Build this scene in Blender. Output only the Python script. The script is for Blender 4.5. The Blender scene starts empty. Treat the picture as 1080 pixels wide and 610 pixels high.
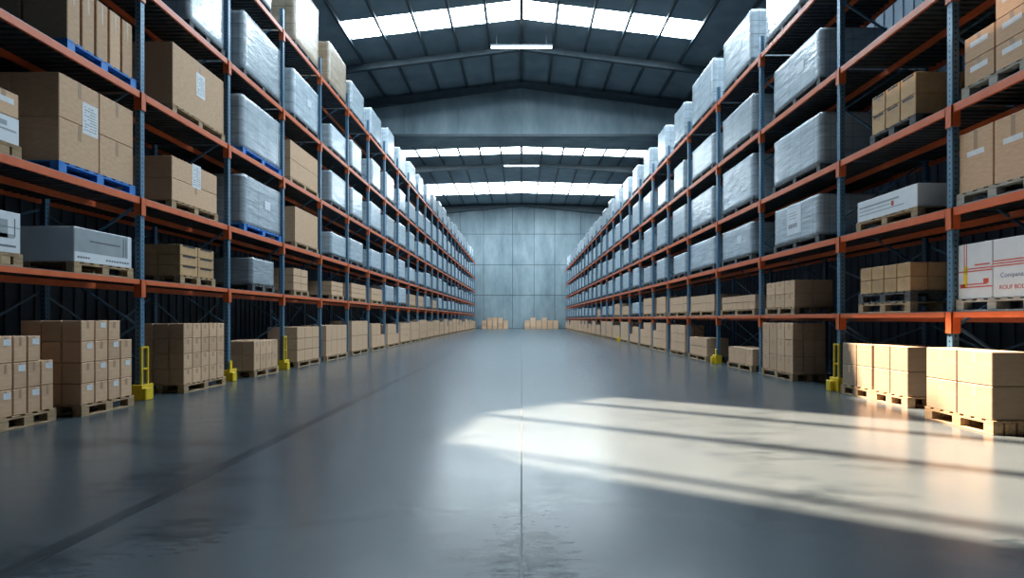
import bpy, math, random
from mathutils import Vector, noise

R = math.radians
scene = bpy.context.scene
col = scene.collection
random.seed(7)

# ------------------------------------------------------------------ camera
cam_data = bpy.data.cameras.new('camera')
cam = bpy.data.objects.new('camera', cam_data)
col.objects.link(cam)
cam.location = (0, 0, 1.35)
cam.rotation_euler = (R(90), 0, 0)
cam_data.sensor_width = 36
cam_data.lens = 20.0
cam_data.shift_x = -0.00926
cam_data.shift_y = 0.02917
cam_data.clip_end = 300
scene.camera = cam

# ------------------------------------------------------------------ light and exposure
SKY_STRENGTH = 0.6
SUN_STRENGTH = 40.0
SKYLIGHT_FRONT = 31.0
SKYLIGHT_FAR = 16.5
EXPOSURE = 0.12
SUN_ELEV = R(60)
SUN_D = (0.84, -0.54)            # ground direction in which the sunlight travels

scene.view_settings.view_transform = 'Standard'
scene.view_settings.look = 'None'
scene.view_settings.gamma = 1
scene.view_settings.use_curve_mapping = False
scene.view_settings.exposure = EXPOSURE
scene.cycles.use_denoising = True
scene.cycles.max_bounces = 8
scene.cycles.diffuse_bounces = 5
scene.cycles.glossy_bounces = 4
scene.cycles.sample_clamp_indirect = 6

world = bpy.data.worlds.new('sky')
scene.world = world
world.use_nodes = True
bg = world.node_tree.nodes['Background']
bg.inputs[0].default_value = (0.55, 0.75, 1.0, 1)
bg.inputs[1].default_value = SKY_STRENGTH

sun_data = bpy.data.lights.new('sun', 'SUN')
sun_data.energy = SUN_STRENGTH
sun_data.color = (1.0, 0.73, 0.51)
sun_data.angle = R(0.9)
sun = bpy.data.objects.new('sun', sun_data)
col.objects.link(sun)
ce, se = math.cos(SUN_ELEV), math.sin(SUN_ELEV)
dn = math.hypot(*SUN_D)
SUN_VEC = Vector((SUN_D[0] / dn * ce, SUN_D[1] / dn * ce, -se))
sun.rotation_euler = SUN_VEC.to_track_quat('-Z', 'Y').to_euler()
sun.location = (-8, 12, 30)

# ------------------------------------------------------------------ materials
def new_mat(name):
    m = bpy.data.materials.new(name)
    m.use_nodes = True
    nt = m.node_tree
    return m, nt, nt.nodes, nt.links, nt.nodes['Principled BSDF']

def ramp(N, L, src, stops, interp='LINEAR'):
    r = N.new('ShaderNodeValToRGB')
    r.color_ramp.interpolation = interp
    e = r.color_ramp.elements
    e[0].position, e[0].color = stops[0][0], (*stops[0][1], 1)
    e[1].position, e[1].color = stops[-1][0], (*stops[-1][1], 1)
    for p, c in stops[1:-1]:
        k = e.new(p); k.color = (*c, 1)
    L.new(src, r.inputs[0])
    return r.outputs[0]

def mapping(N, L, scale=(1, 1, 1), coord='Object', rot=(0, 0, 0)):
    t = N.new('ShaderNodeTexCoord'); m = N.new('ShaderNodeMapping')
    m.inputs['Scale'].default_value = scale
    m.inputs['Rotation'].default_value = rot
    L.new(t.outputs[coord], m.inputs[0])
    return m.outputs[0]

def noise_tex(N, L, vec, scale, detail=4, rough=0.55):
    n = N.new('ShaderNodeTexNoise')
    n.inputs['Scale'].default_value = scale
    n.inputs['Detail'].default_value = detail
    n.inputs['Roughness'].default_value = rough
    if vec is not None: L.new(vec, n.inputs['Vector'])
    return n.outputs[0]

def bump(N, L, h, b, strength=0.3, dist=0.02):
    k = N.new('ShaderNodeBump')
    k.inputs['Strength'].default_value = strength
    k.inputs['Distance'].default_value = dist
    L.new(h, k.inputs['Height']); L.new(k.outputs[0], b.inputs['Normal'])

def noisy(name, c1, c2, scale=6, rough=0.6, metal=0.0, bstr=0.1, stretch=(1, 1, 1), rnd=0.0, spec=0.5, rough2=None):
    m, nt, N, L, b = new_mat(name)
    v = mapping(N, L, stretch)
    n = noise_tex(N, L, v, scale)
    c = ramp(N, L, n, [(0.3, c1), (0.7, c2)])
    if rnd:
        oi = N.new('ShaderNodeObjectInfo')
        mr = N.new('ShaderNodeMapRange')
        mr.inputs['To Min'].default_value = 1 - rnd; mr.inputs['To Max'].default_value = 1 + rnd
        L.new(oi.outputs['Random'], mr.inputs[0])
        h = N.new('ShaderNodeHueSaturation')
        L.new(mr.outputs[0], h.inputs['Value']); L.new(c, h.inputs['Color']); c = h.outputs[0]
    L.new(c, b.inputs['Base Color'])
    b.inputs['Roughness'].default_value = rough
    b.inputs['Metallic'].default_value = metal
    b.inputs['Specular IOR Level'].default_value = spec
    if rough2 is not None:
        mr = N.new('ShaderNodeMapRange'); mr.inputs['To Min'].default_value = rough; mr.inputs['To Max'].default_value = rough2
        L.new(n, mr.inputs[0]); L.new(mr.outputs[0], b.inputs['Roughness'])
    if bstr: bump(N, L, n, b, bstr, 0.01)
    return m

def emit(name, c, s):
    m, nt, N, L, b = new_mat(name)
    b.inputs['Base Color'].default_value = (*c, 1)
    b.inputs['Emission Color'].default_value = (*c, 1)
    b.inputs['Emission Strength'].default_value = s
    return m

M = {}
M['card'] = noisy('cardboard', (.52, .34, .215), (.62, .42, .275), 9, .75, bstr=.05, stretch=(1, 1, 4), rnd=.12, spec=.25)
M['card_light'] = noisy('pale_cardboard', (.285, .215, .15), (.33, .255, .185), 7, .7, bstr=.05, stretch=(1, 1, 4), rnd=.06, spec=.3)
M['card_slat'] = noisy('honey_cardboard', (.44, .28, .14), (.54, .35, .185), 9, .7, bstr=.05, rnd=.1, spec=.3)
M['tape'] = noisy('brown_tape', (.34, .225, .14), (.40, .27, .17), 20, .35, bstr=0)
M['tape_pale'] = noisy('pale_tape', (.5, .36, .22), (.55, .40, .25), 20, .3, bstr=0)
M['paper'] = noisy('white_paper', (.62, .66, .70), (.72, .75, .78), 12, .6, bstr=0)
M['ink'] = noisy('grey_ink', (.10, .12, .14), (.16, .18, .2), 12, .7, bstr=0)
M['ink_dark'] = noisy('black_ink', (.02, .02, .025), (.04, .04, .045), 12, .7, bstr=0)
M['ink_red'] = noisy('red_ink', (.50, .055, .035), (.58, .08, .05), 12, .6, bstr=0)
M['ink_blue'] = noisy('blue_ink', (.16, .22, .40), (.2, .27, .45), 12, .6, bstr=0)
M['tag_yellow'] = noisy('yellow_sticker', (.80, .52, .03), (.85, .58, .05), 12, .5, bstr=0)
M['white_card'] = noisy('white_coated_carton', (.60, .66, .72), (.68, .73, .78), 5, .45, bstr=.03, rnd=.05)
M['grey_print'] = noisy('grey_printed_panel', (.26, .31, .34), (.32, .37, .40), 5, .5, bstr=0)
M['orange'] = noisy('orange_rack_paint', (.58, .115, .035), (.66, .15, .05), 5, .42, bstr=.05)
M['deck'] = noisy('dark_steel_decking', (.045, .055, .065), (.08, .095, .105), 6, .5, .3, bstr=.05)
M['lip'] = noisy('galvanised_lip', (.26, .30, .33), (.36, .40, .43), 6, .4, .5, bstr=0)
M['yellow'] = noisy('yellow_guard_paint', (.62, .43, .012), (.74, .54, .02), 8, .4, bstr=.05)
M['wood'] = noisy('pallet_wood', (.26, .175, .105), (.46, .33, .20), 5, .8, bstr=.2, stretch=(6, 1, 6), rnd=.12, spec=.2)
M['wood_grey'] = noisy('weathered_pallet_wood', (.27, .26, .235), (.44, .42, .37), 5, .8, bstr=.2, stretch=(6, 1, 6), rnd=.1, spec=.2)
M['dark_pallet'] = noisy('dark_pallet_wood', (.05, .055, .06), (.13, .13, .13), 5, .75, bstr=.15, stretch=(6, 1, 6), rnd=.1, spec=.3)
M['blue_pallet'] = noisy('blue_pallet_paint', (.022, .16, .50), (.04, .22, .62), 5, .5, bstr=.05)
M['cladding'] = noisy('navy_wall_cladding', (.04, .066, .10), (.058, .088, .125), 2, .55, .1, bstr=.03)
M['steel'] = noisy('dark_steel_section', (.032, .052, .066), (.05, .074, .09), 2, .45, .2, bstr=0)
M['roof'] = noisy('grey_roof_sheeting', (.15, .215, .25), (.22, .295, .335), .8, .55, bstr=.0)
M['frame_dark'] = noisy('grey_housing', (.12, .14, .16), (.16, .18, .2), 4, .5, bstr=0)
M['skylight_front'] = emit('daylit_rooflight', (.74, .90, 1.0), SKYLIGHT_FRONT)
M['skylight_far'] = emit('daylit_rooflight_far', (.80, .93, 1.0), SKYLIGHT_FAR)
M['tube'] = emit('lamp_tube', (.85, .95, 1.0), 16)

def mat_post():
    m, nt, N, L, b = new_mat('blue_perforated_upright')
    t = N.new('ShaderNodeTexCoord')
    s = N.new('ShaderNodeSeparateXYZ'); L.new(t.outputs['Object'], s.inputs[0])
    def mth(op, a, bb=None):
        k = N.new('ShaderNodeMath'); k.operation = op
        if isinstance(a, (int, float)): k.inputs[0].default_value = a
        else: L.new(a, k.inputs[0])
        if bb is not None:
            if isinstance(bb, (int, float)): k.inputs[1].default_value = bb
            else: L.new(bb, k.inputs[1])
        return k.outputs[0]
    zf = mth('ABSOLUTE', mth('SUBTRACT', mth('FRACT', mth('MULTIPLY', s.outputs['Z'], 13.0)), .5))
    zin = mth('LESS_THAN', zf, .17)
    def near0(c, w):
        return mth('LESS_THAN', mth('ABSOLUTE', mth('SUBTRACT', mth('ABSOLUTE', c), .0)), w)
    geo = N.new('ShaderNodeNewGeometry')
    sn = N.new('ShaderNodeSeparateXYZ')
    vt = N.new('ShaderNodeVectorTransform'); vt.vector_type = 'NORMAL'; vt.convert_from = 'WORLD'; vt.convert_to = 'OBJECT'
    L.new(geo.outputs['Normal'], vt.inputs[0]); L.new(vt.outputs[0], sn.inputs[0])
    fx = mth('GREATER_THAN', mth('ABSOLUTE', sn.outputs['X']), .7)
    hy = mth('MULTIPLY', near0(s.outputs['Y'], .012), fx)
    hx = mth('MULTIPLY', near0(s.outputs['X'], .012), mth('SUBTRACT', 1.0, fx))
    hole = mth('MULTIPLY', zin, mth('MAXIMUM', hy, hx))
    n = noise_tex(N, L, mapping(N, L, (4, 4, 1)), 3)
    c = ramp(N, L, n, [(.3, (.075, .17, .27)), (.7, (.12, .24, .36))])
    mx = N.new('ShaderNodeMix'); mx.data_type = 'RGBA'
    L.new(hole, mx.inputs[0]); L.new(c, mx.inputs[6]); mx.inputs[7].default_value = (.012, .018, .025, 1)
    L.new(mx.outputs[2], b.inputs['Base Color'])
    b.inputs['Roughness'].default_value = .4
    b.inputs['Metallic'].default_value = .15
    return m
M['post'] = mat_post()

def mat_wrap(name, c1, c2, grid=True):
    m, nt, N, L, b = new_mat(name)
    v = mapping(N, L, (1.2, 1.2, 5), rot=(.25, .2, 0))
    oi = N.new('ShaderNodeObjectInfo')
    va = N.new('ShaderNodeVectorMath'); va.operation = 'ADD'
    sc = N.new('ShaderNodeVectorMath'); sc.operation = 'SCALE'; sc.inputs[3].default_value = 40
    cx = N.new('ShaderNodeCombineXYZ')
    L.new(oi.outputs['Random'], cx.inputs[0]); L.new(oi.outputs['Random'], cx.inputs[2])
    L.new(cx.outputs[0], sc.inputs[0]); L.new(v, va.inputs[0]); L.new(sc.outputs[0], va.inputs[1])
    n = noise_tex(N, L, va.outputs[0], 2.2, 6, .6)
    c = ramp(N, L, n, [(.32, c1), (.68, c2)])
    # cartons show through the film
    g = mapping(N, L, (1, 1, 1))
    s = N.new('ShaderNodeSeparateXYZ'); L.new(g, s.inputs[0])
    ad = N.new('ShaderNodeMath'); ad.operation = 'ADD'
    L.new(s.outputs[0], ad.inputs[0]); L.new(s.outputs[1], ad.inputs[1])
    cm = N.new('ShaderNodeCombineXYZ'); L.new(ad.outputs[0], cm.inputs[0]); L.new(s.outputs[2], cm.inputs[1])
    br = N.new('ShaderNodeTexBrick')
    br.inputs['Scale'].default_value = 1
    br.inputs['Mortar Size'].default_value = .006
    br.inputs['Brick Width'].default_value = .46
    br.inputs['Row Height'].default_value = .275
    br.offset = .0
    br.inputs['Color1'].default_value = (1, 1, 1, 1); br.inputs['Color2'].default_value = (.93, .93, .93, 1)
    br.inputs['Mortar'].default_value = (.35, .35, .35, 1)
    L.new(cm.outputs[0], br.inputs['Vector'])
    mx = N.new('ShaderNodeMix'); mx.data_type = 'RGBA'; mx.blend_type = 'MULTIPLY'
    mx.inputs[0].default_value = .8 if grid else .25
    L.new(c, mx.inputs[6]); L.new(br.outputs[0], mx.inputs[7])
    h = N.new('ShaderNodeHueSaturation'); mr = N.new('ShaderNodeMapRange')
    mr.inputs['To Min'].default_value = .85; mr.inputs['To Max'].default_value = 1.15
    L.new(oi.outputs['Random'], mr.inputs[0]); L.new(mr.outputs[0], h.inputs['Value'])
    L.new(mx.outputs[2], h.inputs['Color']); L.new(h.outputs[0], b.inputs['Base Color'])
    b.inputs['Roughness'].default_value = .42
    b.inputs['Coat Weight'].default_value = .8
    b.inputs['Coat Roughness'].default_value = .16
    n2 = noise_tex(N, L, va.outputs[0], 1.8, 4, .55)
    bump(N, L, n2, b, .28, .05)
    k = b.inputs['Normal'].links[0].from_socket
    L.new(k, b.inputs['Coat Normal'])
    return m
M['wrap'] = mat_wrap('grey_stretch_film', (.34, .42, .48), (.54, .62, .69))
M['wrap_plain'] = mat_wrap('grey_shrink_film', (.27, .33, .38), (.42, .48, .53), False)
M['wrap_tan'] = mat_wrap('film_over_tan_cartons', (.38, .29, .20), (.56, .46, .34))

def mat_floor():
    m, nt, N, L, b = new_mat('polished_concrete')
    g = mapping(N, L, (1, 1, 1))
    n1 = noise_tex(N, L, g, .35, 6, .6)
    n2 = noise_tex(N, L, mapping(N, L, (1, 2.2, 1)), 1.3, 10, .72)
    n3 = noise_tex(N, L, mapping(N, L, (1.0, 9, 1)), 6, 8, .7)
    c = ramp(N, L, n1, [(.3, (.050, .066, .077)), (.7, (.068, .087, .100))])
    # dark worn scuffs with a shape of their own
    sc = ramp(N, L, n2, [(.44, (1, 1, 1)), (.60, (.50, .54, .57))])
    mk = ramp(N, L, noise_tex(N, L, g, .55, 3, .5), [(.49, (0, 0, 0)), (.60, (1, 1, 1))])
    mx = N.new('ShaderNodeMix'); mx.data_type = 'RGBA'; mx.blend_type = 'MULTIPLY'
    L.new(mk, mx.inputs[0]); L.new(c, mx.inputs[6]); L.new(sc, mx.inputs[7])
    # tyre scrubs and damp-looking worn patches at their own places on the slab
    geo = N.new('ShaderNodeTexCoord'); tot = None
    for (px, py, rx, ry) in ((-3.0, 4.9, .75, .9), (.05, 3.2, .38, .9), (-2.9, 3.1, .9, .5), (-2.2, 3.6, .5, .4), (-4.6, 6.2, .9, .5), (.25, 4.7, .25, .5), (3.1, 3.3, .5, .3)):
        mp = N.new('ShaderNodeMapping'); mp.vector_type = 'TEXTURE'
        mp.inputs['Location'].default_value = (px, py, 0); mp.inputs['Scale'].default_value = (rx, ry, 1)
        L.new(geo.outputs['Object'], mp.inputs[0])
        ln = N.new('ShaderNodeVectorMath'); ln.operation = 'LENGTH'; L.new(mp.outputs[0], ln.inputs[0])
        mr = N.new('ShaderNodeMapRange'); mr.inputs['From Min'].default_value = .35; mr.inputs['From Max'].default_value = 1.5
        mr.inputs['To Min'].default_value = 1; mr.inputs['To Max'].default_value = 0
        L.new(ln.outputs['Value'], mr.inputs[0])
        if tot is None: tot = mr.outputs[0]
        else:
            k = N.new('ShaderNodeMath'); k.operation = 'MAXIMUM'; L.new(tot, k.inputs[0]); L.new(mr.outputs[0], k.inputs[1]); tot = k.outputs[0]
    n4 = noise_tex(N, L, mapping(N, L, (1.2, 3.4, 1)), 3.2, 12, .78)
    k = N.new('ShaderNodeMath'); k.operation = 'MULTIPLY_ADD'; L.new(tot, k.inputs[0]); k.inputs[1].default_value = .27; L.new(n4, k.inputs[2])
    scr = ramp(N, L, k.outputs[0], [(.70, (0, 0, 0)), (.80, (1, 1, 1))])
    m2 = N.new('ShaderNodeMix'); m2.data_type = 'RGBA'
    L.new(scr, m2.inputs[0]); L.new(mx.outputs[2], m2.inputs[6]); m2.inputs[7].default_value = (.022, .036, .046, 1)
    L.new(m2.outputs[2], b.inputs['Base Color'])
    sp = N.new('ShaderNodeMapRange'); sp.inputs['To Min'].default_value = .52; sp.inputs['To Max'].default_value = .30
    L.new(scr, sp.inputs[0]); L.new(sp.outputs[0], b.inputs['Specular IOR Level'])
    a = N.new('ShaderNodeMath'); a.operation = 'MULTIPLY_ADD'
    L.new(n2, a.inputs[0]); a.inputs[1].default_value = .12; a.inputs[2].default_value = .13
    a2 = N.new('ShaderNodeMath'); a2.operation = 'MULTIPLY_ADD'
    L.new(n3, a2.inputs[0]); a2.inputs[1].default_value = .10; L.new(a.outputs[0], a2.inputs[2])
    L.new(a2.outputs[0], b.inputs['Roughness'])
    b.inputs['Specular IOR Level'].default_value = .52
    bump(N, L, n3, b, .02, .01)
    return m
M['floor'] = mat_floor()
M['joint'] = noisy('joint_filler', (.03, .04, .05), (.06, .075, .085), 3, .6, bstr=0)

def mat_stripe():
    m, nt, N, L, b = new_mat('worn_joint_repair')
    g = mapping(N, L, (9, 1.6, 1))
    n = noise_tex(N, L, g, 2.2, 8, .7)
    b.inputs['Specular IOR Level'].default_value = .3
    L.new(ramp(N, L, n, [(.45, (.018, .028, .035)), (.66, (.046, .066, .08))]), b.inputs['Base Color'])
    b.inputs['Roughness'].default_value = .25
    return m
M['stripe'] = mat_stripe()

def mat_wall():
    m, nt, N, L, b = new_mat('concrete_wall_panel')
    n = noise_tex(N, L, mapping(N, L, (1, 1, .35)), .5, 8, .65)
    c = ramp(N, L, n, [(.3, (.11, .165, .195)), (.5, (.18, .25, .285)), (.72, (.28, .36, .40))])
    L.new(c, b.inputs['Base Color'])
    b.inputs['Roughness'].default_value = .6
    bump(N, L, n, b, .1, .02)
    return m
M['wall'] = mat_wall()

# ------------------------------------------------------------------ mesh helpers
class MB:
    """collects shapes with material slots into one mesh"""
    def __init__(s): s.v, s.f, s.mi, s.mats = [], [], [], []
    def slot(s, m):
        if m not in s.mats: s.mats.append(m)
        return s.mats.index(m)
    def box(s, a, b, m='card'):
        (x0, y0, z0), (x1, y1, z1) = a, b
        o = len(s.v); k = s.slot(m)
        s.v += [(x0, y0, z0), (x1, y0, z0), (x1, y1, z0), (x0, y1, z0), (x0, y0, z1), (x1, y0, z1), (x1, y1, z1), (x0, y1, z1)]
        for q in ((0, 3, 2, 1), (4, 5, 6, 7), (0, 1, 5, 4), (1, 2, 6, 5), (2, 3, 7, 6), (3, 0, 4, 7)):
            s.f.append(tuple(o + i for i in q)); s.mi.append(k)
        return s
    def cbox(s, a, b, c, m='card'):
        """chamfered box"""
        k = s.slot(m); o = len(s.v); idx = {}
        for ix in (0, 1):
            for iy in (0, 1):
                for iz in (0, 1):
                    P = (b[0] if ix else a[0], b[1] if iy else a[1], b[2] if iz else a[2])
                    D = (-c if ix else c, -c if iy else c, -c if iz else c)
                    for ax in range(3):
                        q = [P[i] + (0 if i == ax else D[i]) for i in range(3)]
                        idx[(ix, iy, iz, ax)] = len(s.v); s.v.append(tuple(q))
        def add(l, flip):
            s.f.append(tuple(l[::-1]) if flip else tuple(l)); s.mi.append(k)
        for ax in range(3):
            u, w = [(1, 2), (2, 0), (0, 1)][ax]
            for side in (0, 1):
                l = []
                for (p, q) in ((0, 0), (1, 0), (1, 1), (0, 1)):
                    c3 = [0, 0, 0]; c3[ax] = side; c3[u] = p; c3[w] = q
                    l.append(idx[(*c3, ax)])
                add(l, side == 0)
        for ax in range(3):
            u, w = [(1, 2), (2, 0), (0, 1)][ax]
            for p in (0, 1):
                for q in (0, 1):
                    c0 = [0, 0, 0]; c0[u] = p; c0[w] = q; c1 = list(c0); c1[ax] = 1
                    l = [idx[(*c0, u)], idx[(*c1, u)], idx[(*c1, w)], idx[(*c0, w)]]
                    add(l, (p == q))
        for key in [(x, y, z) for x in (0, 1) for y in (0, 1) for z in (0, 1)]:
            l = [idx[(*key, 0)], idx[(*key, 1)], idx[(*key, 2)]]
            add(l, (sum(key) % 2 == 0))
        return s
    def bar(s, p, q, w, h, m='card', up=(0, 0, 1)):
        p, q = Vector(p), Vector(q); d = (q - p).normalized(); U = Vector(up)
        if abs(d.dot(U)) > .98: U = Vector((0, 1, 0))
        a = d.cross(U).normalized() * w / 2; c = a.cross(d).normalized() * h / 2
        o = len(s.v); k = s.slot(m)
        for e in (p, q):
            for (i, j) in ((-1, -1), (1, -1), (1, 1), (-1, 1)): s.v.append(tuple(e + a * i + c * j))
        for f in ((0, 1, 2, 3), (7, 6, 5, 4), (0, 4, 5, 1), (1, 5, 6, 2), (2, 6, 7, 3), (3, 7, 4, 0)):
            s.f.append(tuple(o + i for i in f)); s.mi.append(k)
        return s
    def poly(s, pts, m):
        o = len(s.v); s.v += [tuple(p) for p in pts]; s.f.append(tuple(range(o, o + len(pts)))); s.mi.append(s.slot(m)); return s
    def mesh(s, name):
        me = bpy.data.meshes.new(name)
        me.from_pydata(s.v, [], s.f)
        for m in s.mats: me.materials.append(M[m])
        for p, i in zip(me.polygons, s.mi): p.material_index = i
        me.update()
        return me

def link(name, me, parent=None, loc=(0, 0, 0), rz=0, scale=None):
    o = bpy.data.objects.new(name, me)
    col.objects.link(o)
    o.location = loc
    o.rotation_euler = (0, 0, rz)
    if scale: o.scale = scale
    if parent is not None: o.parent = parent
    return o

def tag(o, label=None, cat=None, group=None, kind=None):
    if label: o['label'] = label
    if cat: o['category'] = cat
    if group: o['group'] = group
    if kind: o['kind'] = kind
    return o

def structure(name, mb, parent=None, loc=(0, 0, 0)):
    return tag(link(name, mb.mesh(name), parent, loc), kind='structure')

def copy_tree(o, parent=None):
    c = o.copy(); col.objects.link(c)
    if parent is not None: c.parent = parent
    for ch in list(o.children): copy_tree(ch, c)
    return c

# ------------------------------------------------------------------ building shell
RIDGE, SLOPE, SLOPE2 = 17.5, .12, .03
HW, Y0, YH0, YH1, YE = 12.5, -8.0, 38.7, 41.0, 79.5
def rz1(x): return RIDGE - SLOPE * abs(x)
def rz2(x): return RIDGE - SLOPE2 * abs(x)

structure('floor', MB().box((-HW, Y0, -.2), (HW, YE, 0), 'floor'))
structure('trim_1', MB().box((-.008, Y0, 0), (.008, YE, .0015), 'joint'))
structure('trim_2', MB().box((-2.80, Y0, 0), (-2.68, YE, .0015), 'stripe'))

def ribbed_wall(x, y0, y1, h, t, m, pitch=.30):
    mb = MB(); mb.box((min(x, x + t), y0, 0), (max(x, x + t), y1, h), m)
    s = -1 if t > 0 else 1
    y = y0 + .1
    while y < y1 - .1:
        mb.box((min(x, x + s * .035), y, 0), (max(x, x + s * .035), y + .10, h), m); y += pitch
    return mb
wl = structure('wall_left', ribbed_wall(-HW, Y0, YE, 17.2, -.2, 'cladding', .5))
wr = structure('wall_right', ribbed_wall(HW, Y0, YE, 17.2, .2, 'cladding', .5))
structure('wall_back', MB().box((-HW, Y0 - .2, 0), (HW, Y0, RIDGE), 'cladding'))
# dark lining behind each run of racks
structure('cladding', ribbed_wall(-8.75, -1, 78.6, 9.0, -.12, 'cladding'), wl)
structure('cladding', ribbed_wall(8.35, -1, 78.6, 7.8, .12, 'cladding'), wr)

# end wall: large concrete panels with open joints over a backing
mb = MB(); mb.box((-HW, YE + .04, 0), (HW, YE + .3, RIDGE), 'steel')
xs = [-HW, -8.6, -5.3, -1.25, 1.75, 4.65, 8.3, HW]
zs = [0, 4.65, 8.9, 13.2, RIDGE]
for i in range(len(xs) - 1):
    for j in range(len(zs) - 1):
        mb.box((xs[i] + .035, YE, zs[j] + .035), (xs[i + 1] - .035, YE + .08, zs[j + 1] - .035), 'wall')
structure('wall_end', mb)
# downstand wall between the two halls
mb = MB(); zb = 13.77
mb.box((-HW, YH0 + .05, zb), (HW, YH1, RIDGE), 'wall')
bx = [-HW, -10.8, -8, -4.3, -1.0, .0, 1.2, 4.8, 7.6, 10.4, HW]
for i in range(len(bx) - 1):
    mb.box((bx[i] + .05, YH0, zb + .02), (bx[i + 1] - .05, YH0 + .06, RIDGE - .1), 'wall')
mb.box((-HW, YH0 - .06, zb - .02), (HW, YH0 + .02, zb + .14), 'steel')
structure('wall_middle', mb)

# ---- unseen opening added in the left roof, outlined to shape the floor's sun patch
dux, duy = SUN_D[0] / dn, SUN_D[1] / dn
def uv(u, v): return (dux * u - duy * v, duy * u + dux * v)
def to_roof(X, Y):
    # point of the left roof slope from which the sun reaches floor point X, Y
    t = (RIDGE + SLOPE * X) / (-SUN_VEC.z + SLOPE * SUN_VEC.x)
    return Vector((X - SUN_VEC.x * t, Y - SUN_VEC.y * t, -SUN_VEC.z * t))
sun_cutout = [to_roof(*uv(u, v)) for u, v in ((-2.5, 4.45), (-4.05, 4.8), (-4.85, 6.6), (-4.0, 9.1))] + [to_roof(*q) for q in ((5.55, 7.25), (5.62, 9.75), (6.45, 9.75), (6.45, 4.9), (3.6, 3.0))]

SKY1 = [(20.4, 22.2), (28.8, 30.6)]
SKY2 = [(44.5, 46.6), (53.4, 55.5), (67.0, 72.8)]
SW1, SW2 = 9.2, 11.85
SIDE_FILL = (10.6, 13.2)  # unseen glowing band added on the right slope to light aisle-facing sides
def roof_strip(x0, x1, y0, y1, fn, m='roof', up=0.0):
    mb = MB()
    ys = [y0, y1]
    mb.poly([(x0, y0, fn(x0) + up), (x0, y1, fn(x0) + up), (x1, y1, fn(x1) + up), (x1, y0, fn(x1) + up)], m)
    mb.poly([(x0, y0, fn(x0) + up + .15), (x1, y0, fn(x1) + up + .15), (x1, y1, fn(x1) + up + .15), (x0, y1, fn(x0) + up + .15)], m)
    return mb
def merge(dst, src):
    o = len(dst.v); dst.v += src.v
    for f, i in zip(src.f, src.mi):
        dst.f.append(tuple(o + k for k in f)); dst.mi.append(dst.slot(src.mats[i]))
ceil_mb = MB()
def roof_bay(y0, y1, fn, left=True, right=True, xw=0):
    for s, on in ((-1, left), (1, right)):
        if on: merge(ceil_mb, roof_strip(*sorted((s * xw, s * HW)), y0, y1, fn))
def hall(y0, y1, fn, skies, w, hole=None):
    y = y0
    for a, b in skies:
        segs = [(y, a)]
        if hole and y < hole[0] < a:
            roof_bay(y, hole[0], fn); roof_bay(hole[1], a, fn)
            roof_bay(hole[0], SIDE_FILL[0], fn, left=False); roof_bay(SIDE_FILL[0], SIDE_FILL[1], fn, left=False, xw=SW1); roof_bay(SIDE_FILL[1], hole[1], fn, left=False)
        else: roof_bay(y, a, fn)
        roof_bay(a, b, fn, xw=w)
        y = b
    roof_bay(y, y1, fn)
hall(Y0, YH0 + .06, rz1, SKY1, SW1, (7.0, 16.5))
hall(YH1 - .05, YE + .1, rz2, SKY2, SW2)
# roof panel around the opening
import bmesh
bm = bmesh.new()
outer = [Vector((x, y, rz1(x))) for x, y in ((-HW, 7.0), (0, 7.0), (0, 16.5), (-HW, 16.5))]
for ring in (outer, sun_cutout):
    vs = [bm.verts.new(p) for p in ring]
    for i in range(len(vs)): bm.edges.new((vs[i], vs[(i + 1) % len(vs)]))
bmesh.ops.triangle_fill(bm, use_beauty=True, edges=bm.edges[:])
o = len(ceil_mb.v)
bm.verts.index_update()
ceil_mb.v += [tuple(v.co) for v in bm.verts]
for f in bm.faces: ceil_mb.f.append(tuple(o + v.index for v in f.verts)); ceil_mb.mi.append(ceil_mb.slot('roof'))
bm.free()
structure('ceiling', ceil_mb)
n_trim = [2]
def trim(mb):
    n_trim[0] += 1
    return structure('trim_%d' % n_trim[0], mb)
for v, w in ((4.75, .17), (6.48, .22), (8.17, .22)):  # added bars, out of view, that throw the dark streaks across the sun patch
    p, q = to_roof(*uv(-5.2, v)), to_roof(*uv(3.0, v))
    trim(MB().bar(p, q, w, .06, 'steel'))

# skylights, one window per lit band; a pane each side of every purlin
def window(n, y0, y1, w, fn, m, pitch, sides=(-1, 1)):
    mb = MB(); k = round(w / pitch)
    for s in sides:
        for i in range(k):
            a, b = s * (i * w / k + .10), s * ((i + 1) * w / k - .10)
            a, b = min(a, b), max(a, b)
            mb.poly([(a, y0, fn(a) + .01), (a, y1, fn(a) + .01), (b, y1, fn(b) + .01), (b, y0, fn(b) + .01)], m)
    mb2 = MB()
    for s in sides:
        a, b = sorted((0, s * w))
        merge(mb2, roof_strip(a, b, y0, y1, fn, 'roof', .04))  # solid sheet over the panes, added to keep the sun out
    o = structure('window_%d' % n, mb)
    structure('skylight_sun_block', mb2, o)
for i, (a, b) in enumerate(SKY1): window(i + 1, a, b, SW1, rz1, 'skylight_front', 1.84)
window(3, *SIDE_FILL, SW1, rz1, 'skylight_front', 1.84, (1,))  # added fill band on one slope only, out of view
for i, (a, b) in enumerate(SKY2): window(i + 4, a, b, SW2, rz2, 'skylight_far', 1.975)

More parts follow.
